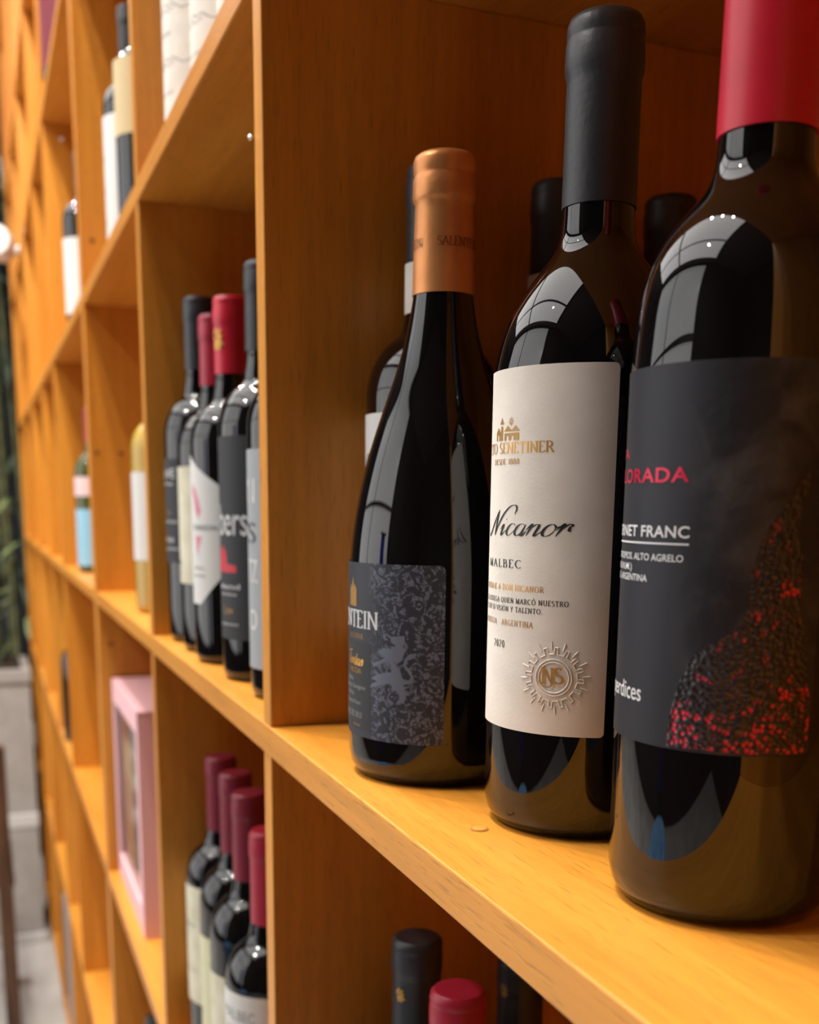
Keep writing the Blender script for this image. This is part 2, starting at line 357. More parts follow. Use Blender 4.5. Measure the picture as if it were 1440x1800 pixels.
def feathers():
    m = mat('red_feather_foil', (.02, .02, .02), rough=0.32, spec=0.5); nt, N, L, b = nodes(m)
    tc = N.new('ShaderNodeTexCoord'); sep = N.new('ShaderNodeSeparateXYZ'); L.new(tc.outputs['UV'], sep.inputs[0])
    vo = N.new('ShaderNodeTexVoronoi'); vo.inputs['Scale'].default_value = 620; L.new(tc.outputs['UV'], vo.inputs['Vector'])
    nz = N.new('ShaderNodeTexNoise'); nz.inputs['Scale'].default_value = 130; nz.inputs['Detail'].default_value = 4; nz.inputs['Distortion'].default_value = 1; L.new(tc.outputs['UV'], nz.inputs['Vector'])
    # foil shows towards the lower edge and the outline of the breast
    mr = N.new('ShaderNodeMapRange'); mr.inputs['From Min'].default_value = .086; mr.inputs['From Max'].default_value = .056; mr.inputs['To Min'].default_value = -.06; mr.inputs['To Max'].default_value = .13; L.new(sep.outputs['Y'], mr.inputs['Value'])
    ad = N.new('ShaderNodeMath'); L.new(nz.outputs['Fac'], ad.inputs[0]); L.new(mr.outputs[0], ad.inputs[1])
    cr = N.new('ShaderNodeValToRGB'); cr.color_ramp.elements[0].position = .50; cr.color_ramp.elements[1].position = .62; L.new(ad.outputs[0], cr.inputs[0])
    mx = N.new('ShaderNodeMix'); mx.data_type = 'RGBA'; mx.inputs[6].default_value = (.018, .014, .016, 1); mx.inputs[7].default_value = (.55, .008, .04, 1)
    vr = N.new('ShaderNodeValToRGB'); vr.color_ramp.elements[0].position = .30; vr.color_ramp.elements[0].color = (1, 1, 1, 1); vr.color_ramp.elements[1].position = .52; vr.color_ramp.elements[1].color = (0, 0, 0, 1); L.new(vo.outputs['Distance'], vr.inputs[0])
    mu = N.new('ShaderNodeMath'); mu.operation = 'MULTIPLY'; L.new(cr.outputs[0], mu.inputs[0]); L.new(vr.outputs[0], mu.inputs[1]); L.new(mu.outputs[0], mx.inputs[0])
    L.new(mx.outputs[2], b.inputs['Base Color'])
    bp = N.new('ShaderNodeBump'); bp.inputs['Strength'].default_value = .7; bp.inputs['Distance'].default_value = .0010; bp.invert = True
    L.new(vo.outputs['Distance'], bp.inputs['Height']); L.new(bp.outputs[0], b.inputs['Normal'])
    return m
DAMASK = damask(); SMOKE = smoke(); FEATHER = feathers()

# ------------------------------------------------------------------ room
FLOOR = -1.524; CEIL = 2.6
DARKW = vary(mat('dark_plaster', (.02, .02, .024), rough=.9), (.012, .012, .016, 1), (.03, .03, .036, 1), scale=3)
CONC = vary(mat('polished_concrete', (.4, .38, .35), rough=.35), (.46, .44, .41, 1), (.62, .60, .57, 1), scale=3, detail=6, bump=.05)
PLAST = mat('ceiling_paint', (.10, .10, .10), rough=.9)
PANE = mat('daylit_pane', (.6, .6, .6), rough=.3, emit=(1, .985, .96, 1), strength=SKY_L)
PANEW = mat('daylit_shop_pane', (.6, .6, .6), rough=.3, emit=(.95, .98, 1, 1), strength=WIN_L)
BLACKM = mat('black_steel', (.012, .012, .013), rough=.5)
def struct(o): o['kind'] = 'structure'; return o
struct(box('floor', -8, 2.6, -3.4, .9, FLOOR-.05, FLOOR, CONC, bev=0))
struct(box('wall_back', -8, 2.6, .42, .5, FLOOR, CEIL, DARKW, bev=0))
struct(box('wall_left', -8, -7.9, -3.4, .42, FLOOR, CEIL, DARKW, bev=0))
struct(box('wall_right', 2.5, 2.6, -3.4, .42, FLOOR, CEIL, DARKW, bev=0))
struct(box('wall_front', -7.9, 2.5, -3.4, -3.3, FLOOR, CEIL, DARKW, bev=0))
struct(box('ceiling', -8, 2.6, -3.4, .5, CEIL, CEIL+.05, PLAST, bev=0))
# glazed roof: panes in a black steel grid
RX = [-5.6, -3.05, -.12]; RY = [-2.93, -1.75, -.50]
w1 = bpy.data.objects.new('window_1', None); COL.objects.link(w1); struct(w1)
for i in range(len(RX)-1):
    for j in range(len(RY)-1):
        box('pane', RX[i]+.03, RX[i+1]-.03, RY[j]+.03, RY[j+1]-.03, CEIL-.025, CEIL-.002, PANE, w1, bev=0)
for x in RX: box('beam', x-.03, x+.03, RY[0]-.03, RY[-1]+.03, CEIL-.09, CEIL-.002, BLACKM, w1, bev=0)
for i in range(len(RX)-1):
    for y in RY: box('glazing_bar', RX[i]+.03, RX[i+1]-.03, y-.03, y+.03, CEIL-.07, CEIL-.002, BLACKM, w1, bev=0)
# shop front across the aisle
w2 = bpy.data.objects.new('window_2', None); COL.objects.link(w2); struct(w2)
FX = [-5.6, -3.05, -.62]; FZ = [-.9, .95, 2.48]
for i in range(len(FX)-1):
    for j in range(len(FZ)-1):
        box('pane', FX[i]+.03, FX[i+1]-.03, -3.298, -3.28, FZ[j]+.03, FZ[j+1]-.03, PANEW, w2, bev=0)
for x in FX: box('mullion', x-.03, x+.03, -3.298, -3.24, FZ[0]-.03, FZ[-1]+.03, BLACKM, w2, bev=0)
for i in range(len(FX)-1):
    for z in FZ: box('transom', FX[i]+.03, FX[i+1]-.03, -3.298, -3.25, z-.03, z+.03, BLACKM, w2, bev=0)
# small ceiling spotlights over the aisle, close to the bookcase
HOUS = mat('white_lamp_housing', (.7, .7, .7), rough=.4)
def spotlight(x, y, label, k=1.0):
    t = empty('ceiling_spotlight', (x, y, CEIL), label, 'spotlight', 'ceiling spotlights along the bookcase')
    lathe('stem', [(.006, -.10), (.006, -.0005)], HOUS, t, 12)
    lathe('housing', [(.036, -.165), (.038, -.16), (.038, -.11), (.03, -.10)], HOUS, t, 24)
    l = bpy.data.lights.new('spotlight_bulb', 'SPOT'); l.energy = LAMP_W*k; l.shadow_soft_size = .03; l.spot_size = math.radians(150); l.spot_blend = .5; l.color = (1, .95, .88)
    lo = bpy.data.objects.new('spotlight_bulb', l); COL.objects.link(lo); lo.parent = t; lo.location = (0, 0, -.205)
for x, y, k, lab in [(-.66, -.34, .6, 'white ceiling spotlight nearest the camera, front row by the bookcase'),
                     (-.66, -.60, .5, 'white ceiling spotlight nearest the camera, rear row over the aisle'),
                     (-1.10, -.34, .6, 'second white ceiling spotlight of the front row'),
                     (-1.10, -.60, .5, 'second white ceiling spotlight of the rear row'),
                     (-1.54, -.34, .6, 'third white ceiling spotlight of the front row'),
                     (-1.54, -.60, .5, 'third white ceiling spotlight of the rear row'),
                     (-2.4, -.38, .42, 'fourth white ceiling spotlight, past the pink gift box column'),
                     (-3.3, -.40, .40, 'fifth white ceiling spotlight, over the dark chair'),
                     (-4.5, -.45, .6, 'added ceiling lamp that brightens the bamboo plants'),  # extra lamp, put in to lift the dark leaves
                     (-.9, -1.9, .8, 'added ceiling lamp in the middle of the shop that lights the blue banner')]:  # extra lamp, put in so the banner shows blue in the glass
    spotlight(x, y, lab, k)

# ------------------------------------------------------------------ bookcase
TH = .0170; DEP = .335
ZT = {'s3': 1.055, 's2': .7076, 's1': .2796, 's0': -.1245, 'm1': -.5404, 'm2': -.9927, 'm3': -1.4838}   # tops of boards
ZS = [ZT[k] for k in ('m3', 'm2', 'm1', 's0', 's1', 's2', 's3')] + [1.56]
D0 = .145
PR = {1: -.5857, 2: -1.0423, 3: -1.5906, 4: -2.270, 5: -2.697, 6: -3.2335, 7: -3.77}        # right faces of the uprights
bc = empty('bookcase', (-1.5, .16, FLOOR), 'large honey-coloured wooden bookcase of open square cubbies full of wine bottles', 'bookcase')
PB = Matrix.Translation((1.5, -.16, -FLOOR))
def bpart(name, *a, **k):
    o = box(name, *a, bc, **k); o.matrix_parent_inverse = PB; return o
# modules: full-height side uprights, boards running through between them, short uprights between boards
mods = [(-4.35, PR[6]-2*TH, [PR[7]]), (PR[6]-TH, PR[3]-2*TH, [PR[5], PR[4]]), (PR[3]-TH, -.0957-TH, [PR[2], PR[1]]), (-.0957, 1.45, [.40, .93])]
zlo, zhi = FLOOR, ZS[-1]
for mi, (xa, xb, mids) in enumerate(mods):
    xl = xa; xr = xb
    bpart('side_upright', xl, xl+TH, 0, DEP, zlo, zhi, WZ)
    bpart('side_upright', xr, xr+TH, 0, DEP, zlo, zhi, WZ)
    i0, i1 = xl+TH, xr
    for z in ZS: bpart('shelf_board', i0, i1, 0, DEP, z-TH, z, WX)
    bpart('plinth', i0, i1, .01, .03, FLOOR, ZS[0]-TH, WX)
    bpart('back_panel', i0, i1, DEP-.006, DEP, ZS[0], ZS[-1]-TH, WZ, bev=0)
    for k in range(len(ZS)-1):
        for xm in mids: bpart('upright', xm-TH, xm, .0006, DEP-.0065, ZS[k], ZS[k+1]-TH, WZ)
def plug(x, y, z, axis, r=.0032, m=HOLE, name='screw_hole'):
    o = lathe(name, [(r, -.0006), (r, .00025), (r*.7, .0004)], m, bc, 14, None); o.matrix_parent_inverse = PB
    o.location = (x, y, z)
    if axis == 'x': o.rotation_euler = (0, math.pi/2, 0)
    return o
xp = PR[3]
for y, z in ((.0092, .0680), (.0422, .0673), (.0173, -.2000), (.0152, .3443), (.0442, .344)): plug(xp, y, z, 'x')
plug(-.3683, .0297, ZT['s0'], 'z', .0036, mat('pale_plug', (.38, .14, .02), rough=.6), 'wood_plug')
plug(-.3683, .0297, ZT['s0']+.0003, 'z', .0029, mat('plug_face', (.62, .26, .035), rough=.5), 'wood_plug')
# shiny screw eyes
def eye(x, y, z, r, lab):
    o = lathe('screw_eye', [(r*.2, -r), (r*.75, -r*.6), (r, 0), (r*.75, r*.6), (r*.2, r)], STEEL, bc, 16); o.matrix_parent_inverse = PB; o.location = (x, y, z); o['label'] = lab
eye(-.6035, -.0012, .1892, .0016, 'tiny shiny screw on the upright edge')
eye(-2.262, .0373, .664, .006, 'small shiny screw under the upper shelf')

# ------------------------------------------------------------------ bottles
def bordeaux(R, H, rn=.0148, zs=None, zn=None):
    zs = zs or H*.60; zn = zn or H*.73
    return [(R-.012, .002), (R-.006, 0), (R-.0025, .0012), (R-.0006, .004), (R, .008), (R, zs*.5)] + spline(
        [(R, zs), (R*.985, zs+(zn-zs)*.22), (R*.90, zs+(zn-zs)*.5), (R*.72, zs+(zn-zs)*.75), (R*.5, zs+(zn-zs)*.93), (rn+.0012, zn+.006), (rn-.0002, zn+.016), (rn-.0006, zn+.03)], 4) + [(rn-.0008, H-.004)]
def capsule(H, zb, r, rl=None, lip=.020, rb=None):
    rl = rl or r+.0007; rb = rb or r+.0002
    return [(rb, zb), (rb, zb+.0003), (r, H-lip-.004), (r, H-lip-.0015), (rl-.0001, H-lip), (rl, H-lip+.003), (rl, H-.009), (rl-.0004, H-.0076), (rl-.0004, H-.0066), (rl, H-.005), (rl-.0006, H-.002), (rl-.0022, H-.0003), (rl-.005, H), (rl-.0095, H-.0004), (.001, H-.0004)]
Z0 = ZT['s0']

# --- copper-capped burgundy bottle
A = empty('wine_bottle', (-.4665, .0524, Z0), 'sloping-shouldered dark wine bottle with copper capsule and patterned charcoal label', 'bottle', 'wine bottles on the near shelf')
RA = .0419
profA = [(RA-.014, .002), (RA-.008, 0), (RA-.0035, .0015), (RA-.001, .0055), (RA, .011), (RA, .05)] + fair([(RA, .07), (RA, .090)] + spline(
    [(RA, .0975), (.0402, .1150), (.0353, .139), (.0302, .157), (.0208, .182), (.0158, .200), (.0136, .2115), (.0127, .219), (.0123, .226)], 5), 72, 60) + [(.0120, .268)]
lathe('glass', profA, GLASS, A, 96)
capA = lathe('capsule', [(.0139, .2157), (.0139, .2161), (.0131, .250), (.0131, .2535), (.0139, .2545), (.0142, .2565), (.0140, .2635), (.0136, .2645), (.0136, .2657), (.0140, .2667), (.01395, .2705), (.0133, .2725), (.0117, .2737), (.0107, .2740), (.0100, .2735), (.001, .2735)], CAP_COPPER, A, 72)
put('capsule_lettering', serif('SALENTEIN', .13, .06), .0137, .0036, .2345, mat('embossed_copper', (.20, .07, .02), rough=.4, metal=.4), capA, left=-35, off=.0003)
put('capsule_lettering', serif('SALENTEIN', .13, .06), .0137, .0036, .2345, bpy.data.materials['embossed_copper'], capA, right=-68, off=.0003)
labA = patch('front_label', RA, -178, -19, .0993, .0203, DAMASK, A, corner=.0025)
pnl = patch('text_panel', RA, -130, -68.5, .0637, .0235, BLKPAPER, labA, off=.00030)
put('lettering', serif('SALENTEIN', .15, .055, 1.0), RA, .0075, .0703, INKW, labA, right=-61.9, width=math.radians(71.5)*RA)
put('lettering', serif('RESERVA', .15, .06, 1.3), RA, .0022, .0652, GOLDD, labA, right=-76)
put('lettering', serif(None, .22, .08, 1.0, .35, True, ['scriptT', 'i', 'n', 't', 'a', 's']), RA, .0062, .0530, GOLD, labA, right=-75.4)
put('lettering', serif('PARCELAS', .17, .08, 1.0), RA, .0022, .0494, GOLDD, labA, right=-78.1)
for z, t, rgt in ((.0455, 'Malbec', -89), (.0421, 'Cabernet Sauvignon', -73.5), (.0386, 'Merlot', -88), (.0348, 'Cabernet Franc', -78.7)):
    put('lettering', bfont(t), RA, .0022, z, INKG, labA, right=rgt)
put('lettering', serif('VALLE DE UCO', .16, .07), RA, .0025, .0288, INKG, labA, right=-77.3)
put('lettering', bfont('Argentina'), RA, .0013, .0248, GOLDD, labA, right=-79)
# small crest above the name
poly_print('crest', [(-96, .0795), (-84.5, .0795), (-84.5, .087), (-86.5, .0895), (-88, .088), (-90.2, .0930), (-92.5, .088), (-94, .0895), (-96, .087)], RA, GOLDD, labA, .00034)
LION = mat('lion_ink', (.125, .14, .19), rough=.5)
lion = [(-52.5, 0.0678), (-43.2, 0.0687), (-42.8, 0.0653), (-44.9, 0.0638), (-42.1, 0.0629), (-43.4, 0.0604), (-45.2, 0.0574), (-47.8, 0.0563), (-50.4, 0.0572), (-47.0, 0.0539), (-44.0, 0.0497), (-40.4, 0.0491), (-38.9, 0.0506), (-41.2, 0.053), (-43.9, 0.0555), (-43.1, 0.0585), (-39.9, 0.0608), (-35.1, 0.0613), (-37.5, 0.059), (-41.3, 0.0579), (-42.0, 0.0556), (-39.1, 0.0533), (-37.1, 0.0505), (-38.3, 0.048), (-43.6, 0.047), (-41.6, 0.0429), (-43.1, 0.0387), (-48.7, 0.0386), (-46.1, 0.0406), (-46.9, 0.0433), (-50.7, 0.0448), (-52.2, 0.0472), (-62.4, 0.0452), (-69.0, 0.0439), (-67.2, 0.046), (-62.4, 0.0473), (-67.7, 0.0484), (-62.4, 0.0506), (-53.9, 0.0521), (-51.9, 0.0521), (-51.9, 0.0546), (-54.0, 0.0572), (-65.3, 0.0537), (-66.8, 0.055), (-60.7, 0.0567), (-56.4, 0.0585), (-62.5, 0.0606), (-58.1, 0.0626), (-53.2, 0.0623), (-49.0, 0.0641), (-52.5, 0.0656)]
poly_print('lion_emblem', lion, RA, LION, labA, .00034)

# --- black-capped bottle with the cream label
B = empty('wine_bottle', (-.3717, .0740, Z0), 'tall wine bottle with black capsule and cream paper label, between copper and red capped bottles', 'bottle', 'wine bottles on the near shelf')
RB = .0370
profB = [(RB-.014, .002), (RB-.008, 0), (RB-.0035, .0015), (RB-.001, .0055), (RB, .011), (RB, .09)] + fair([(RB, .150), (RB, .166)] + spline(
    [(RB, .1735), (.0357, .1800), (.0330, .1900), (.0280, .2003), (.0208, .2105), (.0152, .2170), (.0135, .2235), (.0131, .232)], 6), 72, 14) + [(.0126, .290)]
lathe('glass', profB, GLASS, B, 96)
lathe('capsule', [(.0137, .2321), (.0137, .2325), (.0134, .2735), (.0134, .2755), (.0141, .2775), (.0143, .280), (.0141, .2872), (.01375, .2880), (.01375, .2888), (.0140, .2902), (.0137, .2932), (.0128, .2952), (.0114, .2960), (.0103, .2960), (.0097, .2955), (.001, .2955)], CAP_BLACK, B, 72)
labB = patch('front_label', RB, -152, -15.6, .1738, .0410, PAPER, B, corner=.0018, na=60)
cB = -87
# winery picture
for pts in ([(-96.0,.1497),(-94.4,.1497),(-94.4,.1518),(-92.6,.1518),(-92.6,.1497),(-91,.1497),(-91,.1530),(-93.4,.1545),(-96.0,.1528)],
            [(-90.4,.1497),(-88.2,.1497),(-88.2,.1548),(-90.4,.1548)],
            [(-91.4,.1556),(-87.2,.1556),(-89.3,.1580)],
            [(-86.6,.1497),(-84.6,.1497),(-84.6,.1513),(-82.6,.1513),(-82.6,.1497),(-80.4,.1497),(-80.4,.1513),(-78.4,.1513),(-78.4,.1497),(-74.2,.1497),(-74.2,.1522),(-86.6,.1522)],
            [(-87.2,.1529),(-73.6,.1529),(-77.0,.1549),(-79.8,.1532),(-83.4,.1549),(-85.6,.1536)]):
    poly_print('winery_print', [(-97.5+(a+96.2)*1.106, z-.0013) for a, z in pts], RB, GOLDD, labB, .00034)
SV, SF = [], []
for k in range(8):
    a = math.radians(45*k); stroke(SV, SF, [(.12*math.cos(a), .12*math.sin(a)), (.5*math.cos(a), .5*math.sin(a))], .1, .1)
put('star_print', (SV, SF), RB, .0030, .1550, GOLDD, labB, center=-80.2)
put('lettering', serif('NIETO SENETINER', .15, .06, 1.04), RB, .0037, .1438, GOLD, labB, right=-49.2, width=math.radians(71)*RB)
put('lettering', serif('DESDE 1888', .15, .07, 1.1), RB, .0019, .1398, GOLDD, labB, left=-99.6, width=math.radians(27.3)*RB)
put('lettering', serif(None, .105, .02, 1.0, .52, True, ['scriptD', 'o', 'n', ' ', 'scriptN', 'i', 'c', 'a', 'n', 'o', 'r']), RB, .0090, .1140, INK, labB, right=-36.6, width=math.radians(110)*RB)
put('lettering', serif('MALBEC', .14, .05, 1.28), RB, .0029, .1021, INK, labB, right=-68.6, width=math.radians(36.5)*RB)
put('lettering', serif('HOMENAJE A DON NICANOR', .15, .065, 1.18), RB, .0021, .0937, GOLD, labB, right=-52.8)
put('lettering', serif('DE LA BODEGA QUIEN MARCÓ NUESTRO', .16, .075, 1.2), RB, .00185, .0890, INK, labB, right=-38.2)
put('lettering', serif('CAMINO CON SU VISIÓN Y TALENTO.', .16, .075, 1.2), RB, .00185, .0858, INK, labB, right=-53.4)
put('lettering', serif('MENDOZA - ARGENTINA', .15, .065, 1.2), RB, .0021, .0805, GOLDD, labB, right=-58.9)
put('lettering', serif('2020', .15, .06, 1.3), RB, .0026, .0719, INK, labB, right=-80.9)
# embossed sun seal: raised ridges of the same paper
def ridge(V, F, pts, w, h):
    n = len(pts); b = len(V)
    for i, (x, y) in enumerate(pts):
        x0, y0 = pts[max(i-1, 0)]; x1, y1 = pts[min(i+1, n-1)]
        dx, dy = x1-x0, y1-y0; l = math.hypot(dx, dy) or 1; dx /= l; dy /= l
        V += [(x-dy*w, y+dx*w, 0), (x, y, h), (x+dy*w, y-dx*w, 0)]
    for i in range(n-1):
        for j in (0, 1): F.append((b+3*i+j, b+3*i+j+1, b+3*i+3+j+1, b+3*i+3+j))
RVs, RFs = [], []
for rr in (.0057, .0068): ridge(RVs, RFs, arc(0, 0, rr, rr, 0, 360, 48), .00030, .00032)
for k in range(16):
    a0 = k*22.5
    P = lambda r, a: (r*math.cos(math.radians(a)), r*math.sin(math.radians(a)))
    ridge(RVs, RFs, [P(.0088, a0-9), P(.0112, a0-7.6)], .00026, .00030)
    ridge(RVs, RFs, [P(.0112, a0-7.6), P(.0112, a0-1.5), P(.0088, a0-.5), P(.0088, a0+9), P(.0088, a0+13.5)], .00026, .00030)
    ridge(RVs, RFs, [P(.0104, a0+4.5), P(.0134, a0+4.5)], .00024, .00028)
pc = math.radians(-45.3)
mk('embossed_seal', [((RB+.0003+h)*math.cos(pc+x/RB), (RB+.0003+h)*math.sin(pc+x/RB), 0.0628+y) for x, y, h in RVs], RFs, PAPER, labB)
MV, MF = merge(serif('N', .15, .07), ([(x*1.1+.78, y*1.02+.02) for x, y in serif('S', .17, .08)[0]], serif('S', .17, .08)[1]))
stroke(MV, MF, spline([(.74, .02), (.6, -.2), (.3, -.26), (.0, -.06), (-.14, .14)], 5), .10, .06)
put('monogram', (MV, MF), RB, .0056, .0606, GOLD, labB, center=-46.6, width=.0098, off=.0007)

# --- red-capped bottle with the black label
Cc = empty('wine_bottle', (-.2773, .0731, Z0), 'wine bottle with bright red capsule and black label with red feathered bird, nearest the camera', 'bottle', 'wine bottles on the near shelf')
RC = .0354
profC = [(RC-.014, .002), (RC-.008, 0), (RC-.0035, .0015), (RC-.001, .0055), (RC, .011), (RC, .09)] + fair([(RC, .140), (RC, .156)] + spline(
    [(RC, .1645), (.0347, .1743), (.0335, .1858), (.0303, .1972), (.0242, .2066), (.0178, .2135), (.0144, .2190), (.0138, .2245), (.0135, .232)], 6), 72, 14) + [(.0131, .288)]
lathe('glass', profC, GLASS, Cc, 96)
lathe('capsule', [(.0143, .2298), (.0143, .2302), (.0140, .270), (.0140, .272), (.0147, .274), (.0148, .277), (.0146, .288), (.0134, .2905), (.0116, .2918), (.001, .2918)], CAP_RED, Cc, 72)
labC = patch('front_label', RC, -177, 1.5, .1646, .0545, SMOKE, Cc, corner=.002, na=70)
put('lettering', bfont('ALA', .012, 1.0, 1.1), RC, .0032, .1391, INKR, labC, left=-139.6, width=math.radians(32)*RC)
put('lettering', bfont('COLORADA', .02, 1.0, 1.1), RC, .0042, .1319, INKR, labC, right=-62.6, width=math.radians(77)*RC)
put('lettering', bfont('CABERNET FRANC', .015, 1.0, 1.05), RC, .0034, .1162, INKW, labC, right=-60.8, width=math.radians(78.8)*RC)
patch('rule', RC, -139.6, -60.8, .1146, .1141, INKW, labC, off=.00038)
put('lettering', bfont('VIÑEDOS PROPIOS. ALTO AGRELO', .008), RC, .0021, .1093, INKW, labC, right=-63.2, width=math.radians(76)*RC)
put('lettering', bfont('(1.030 M.S.N.M.)', .008), RC, .0021, .1061, INKW, labC, right=-97.6, width=math.radians(42)*RC)
put('lettering', bfont('MENDOZA. ARGENTINA', .008), RC, .0021, .1030, INKW, labC, right=-83.9, width=math.radians(56)*RC)
put('lettering', bfont('Las perdices', .006, .62), RC, .0056, .0670, INKW, labC, right=-83.9, width=math.radians(50)*RC)
bird = [(-66.5, 0.0552), (-66.2, 0.0614), (-64.4, 0.0684), (-61.3, 0.0754), (-56.8, 0.0815), (-50.5, 0.086), (-44.9, 0.0875), (-38.1, 0.0905), (-34.0, 0.0941), (-32.8, 0.101), (-31.6, 0.1081), (-28.9, 0.1152), (-25.9, 0.1199), (-19.9, 0.1246), (-15.3, 0.1297), (-10.0, 0.1343), (-7.6, 0.1334), (-11.2, 0.1269), (-12.0, 0.1192), (-8.7, 0.1098), (-9.4, 0.0987), (-3.3, 0.0858), (.4, 0.0692), (.8, 0.0554), (-10.3, 0.0552), (-24.0, 0.0552), (-37.0, 0.0553), (-50.1, 0.0556)]
poly_print('bird_print', bird, RC, FEATHER, labC, .00034)

# --- plainer bottles
def bottle(x, y, z, R, H, cap, label, group, glass=GLASS, capfrac=.205, shape='bordeaux', seg=40, shoulder=None):
    t = empty('wine_bottle', (x, y, z), label, 'bottle', group)
    rn = .0140*R/.036+.0004
    if shape == 'bordeaux': pr = bordeaux(R, H, rn)
    else:
        pr = [(R-.012, .002), (R-.006, 0), (R-.0025, .0012), (R, .008), (R, H*.3)] + spline([(R, H*.36), (R*.96, H*.42), (R*.85, H*.50), (R*.66, H*.60), (R*.48, H*.69), (rn+.0006, H*.76), (rn, H*.80)], 4) + [(rn-.0006, H-.004)]
    lathe('glass', pr, glass, t, seg)
    c = None
    if cap: c = lathe('capsule', capsule(H, H*(1-capfrac), rn+.0003), cap, t, 32)
    return t, c, R, rn
GB = 'bottles at the back of the near cubby'
t, c, R, rn = bottle(-.5485, .0815, Z0, .0350, .2945, CAP_BLACK, 'black capped bottle with white labels half hidden behind the copper capped bottle', GB, capfrac=.16)
patch('neck_label', rn+.0006, -175, -20, .2465, .216, PAPER, t, off=.0004, corner=.001)
lb = patch('front_label', R, -175, -45, .171, .05, PAPERW, t, corner=.002)
WV, WF = [], []
for q in ([(0, .2), (.4, .5), (.8, .1), (1.3, .75), (1.8, .3), (2.4, .9), (3.0, .2)], [(.6, -.2), (1.2, .3), (1.8, -.1), (2.5, .4)]): stroke(WV, WF, spline(q, 4), .08, .08)
put('line_drawing', (WV, WF), R, .012, .140, INK, lb, center=-108)
t, c, R, rn = bottle(-.548, .1525, Z0, .0340, .294, CAP_BLACK, 'black capped bottle in the dark just behind the cream labelled bottle', GB, capfrac=.16)
patch('neck_label', rn+.0006, -165, 0, .2465, .20, PAPER, t, off=.0004)
patch('front_label', R, -150, -30, .15, .05, PAPERW, t)
t, c, R, rn = bottle(-.548, .2240, Z0, .0340, .294, CAP_BLACK, 'black capped bottle deepest in the near cubby, seen beside the red capped one', GB)
patch('front_label', R, -150, -30, .15, .05, PAPERW, t)

# cubby below the near shelf
GLW = 'bottles in the cubby under the near shelf'; ZM1 = ZT['m1']
def emblem(c, r, z, ang, m, s=.006):
    V, F = [], []
    for p in ([(0, 0), (.1, .5), (-.2, .9), (.1, 1.3)], [(.3, 0), (.4, .6), (.2, 1.0), (.5, 1.2)], [(-.2, .3), (.3, .5), (.7, .3)], [(.1, .9), (.6, .8)]): stroke(V, F, spline(p, 3), .2, .14)
    return put('gilt_emblem', (V, F), r, s, z, m, c, center=ang, off=.0006)
t, c, R, rn = bottle(-.534, .0710, ZM1, .0340, .301, CAP_BLACK, 'black capped bottle with pale gilt emblem in the cubby under the near shelf', GLW)
emblem(c, rn+.0004, .266, -60, GOLD, .006)
patch('front_label', R, -150, -20, .16, .04, PAPERW, t)
t, c, R, rn = bottle(-.463, .0650, ZM1, .0340, .3015, CAP_CRIMSON, 'red capped bottle in the cubby under the near shelf', GLW)
patch('front_label', R, -150, -20, .16, .04, PAPERC, t)
t, c, R, rn = bottle(-.538, .1400, ZM1, .0335, .277, CAP_BLACK, 'black capped bottle deepest in the shadow under the near shelf', GLW)
emblem(c, rn+.0004, .255, -70, GOLDD, .006)

# second column, eye level: five bottles in a row
GC = 'row of bottles in the second cubby column'
def lines(lb, r, rows, m, kind=bfont):
    for (txt, h, z, ang, w) in rows: put('lettering', kind(txt), r, h, z, m, lb, center=ang, width=w)
t, c, R, rn = bottle(-1.0, .0448, Z0, .0340, .3020, CAP_BLACK, 'farthest of the row, black capped bottle with charcoal label beside the upright', GC)
lb = patch('front_label', R, -170, -40, .163, .072, BLKPAPER, t)
lines(lb, R, [('UVE', .0085, .146, -80, .026), ('malbec', .003, .140, -80, .022)], INKW); lines(lb, R, [('reserva', .003, .115, -93, .025)], GOLDD); lines(lb, R, [('mendoza', .003, .107, -80, .03), ('vino', .006, .090, -82, .02), ('argentina', .003, .083, -80, .03)], INKW)
t, c, R, rn = bottle(-.929, .0445, Z0, .0340, .2765, CAP_CRIMSON, 'dark red capped bottle with ivory label, second from the far upright', GC)
lb = patch('front_label', R, -170, -30, .154, .058, PAPERC, t, corner=.004)
patch('dark_band', R, -128, -88, .078, .0735, INK, lb, off=.0005)
t, c, R, rn = bottle(-.858, .0426, Z0, .0340, .279, CAP_RED, 'bright red capped bottle with gold emblem and white pointed label', GC)
emblem(c, rn+.0004, .239, -62, GOLD, .012)
lb = patch('front_label', R, -116, -18, lambda t: .166-.034*max(0, t-.10)/.90 if t > .10 else .152+.014*t/.10, lambda t: .047+max(0, t-.50)/.50*.030, PAPERW, t)
poly_print('bunch_print', [(-84, .140), (-74, .134), (-67, .126), (-63, .118), (-70, .113), (-77, .119), (-81, .128), (-87, .133)], R, INKP, lb)
lines(lb, R, [('TORREON', .0042, .104, -62, .030)], INK)
poly_print('bunch_print', [(-78, .100), (-62, .099), (-70, .090), (-72, .083), (-76, .090)], R, INKP, lb)
lines(lb, R, [('malbec', .003, .074, -72, .016), ('mendoza', .003, .068, -72, .018)], INKG)
t, c, R, rn = bottle(-.767, .0460, Z0, .0340, .287, CAP_BLACK, 'bottle with charcoal label, tall white letters and a red mark, fourth in the row', GC)
lb = patch('front_label', R, -110, 20, .170, .030, BLKPAPER, t)
lines(lb, R, [('bers', .022, .103, -64, .031)], INKW); lines(lb, R, [('blend', .0038, .0655, -72, .026), ('mendoza', .0022, .061, -72, .02)], INKW)
poly_print('red_mark', [(-95, .077), (-55, .077), (-55, .082), (-72, .083), (-74, .091), (-82, .096), (-92, .091), (-95, .085)], R, mat('flat_red_ink', (.5, .02, .04), rough=.5), lb)
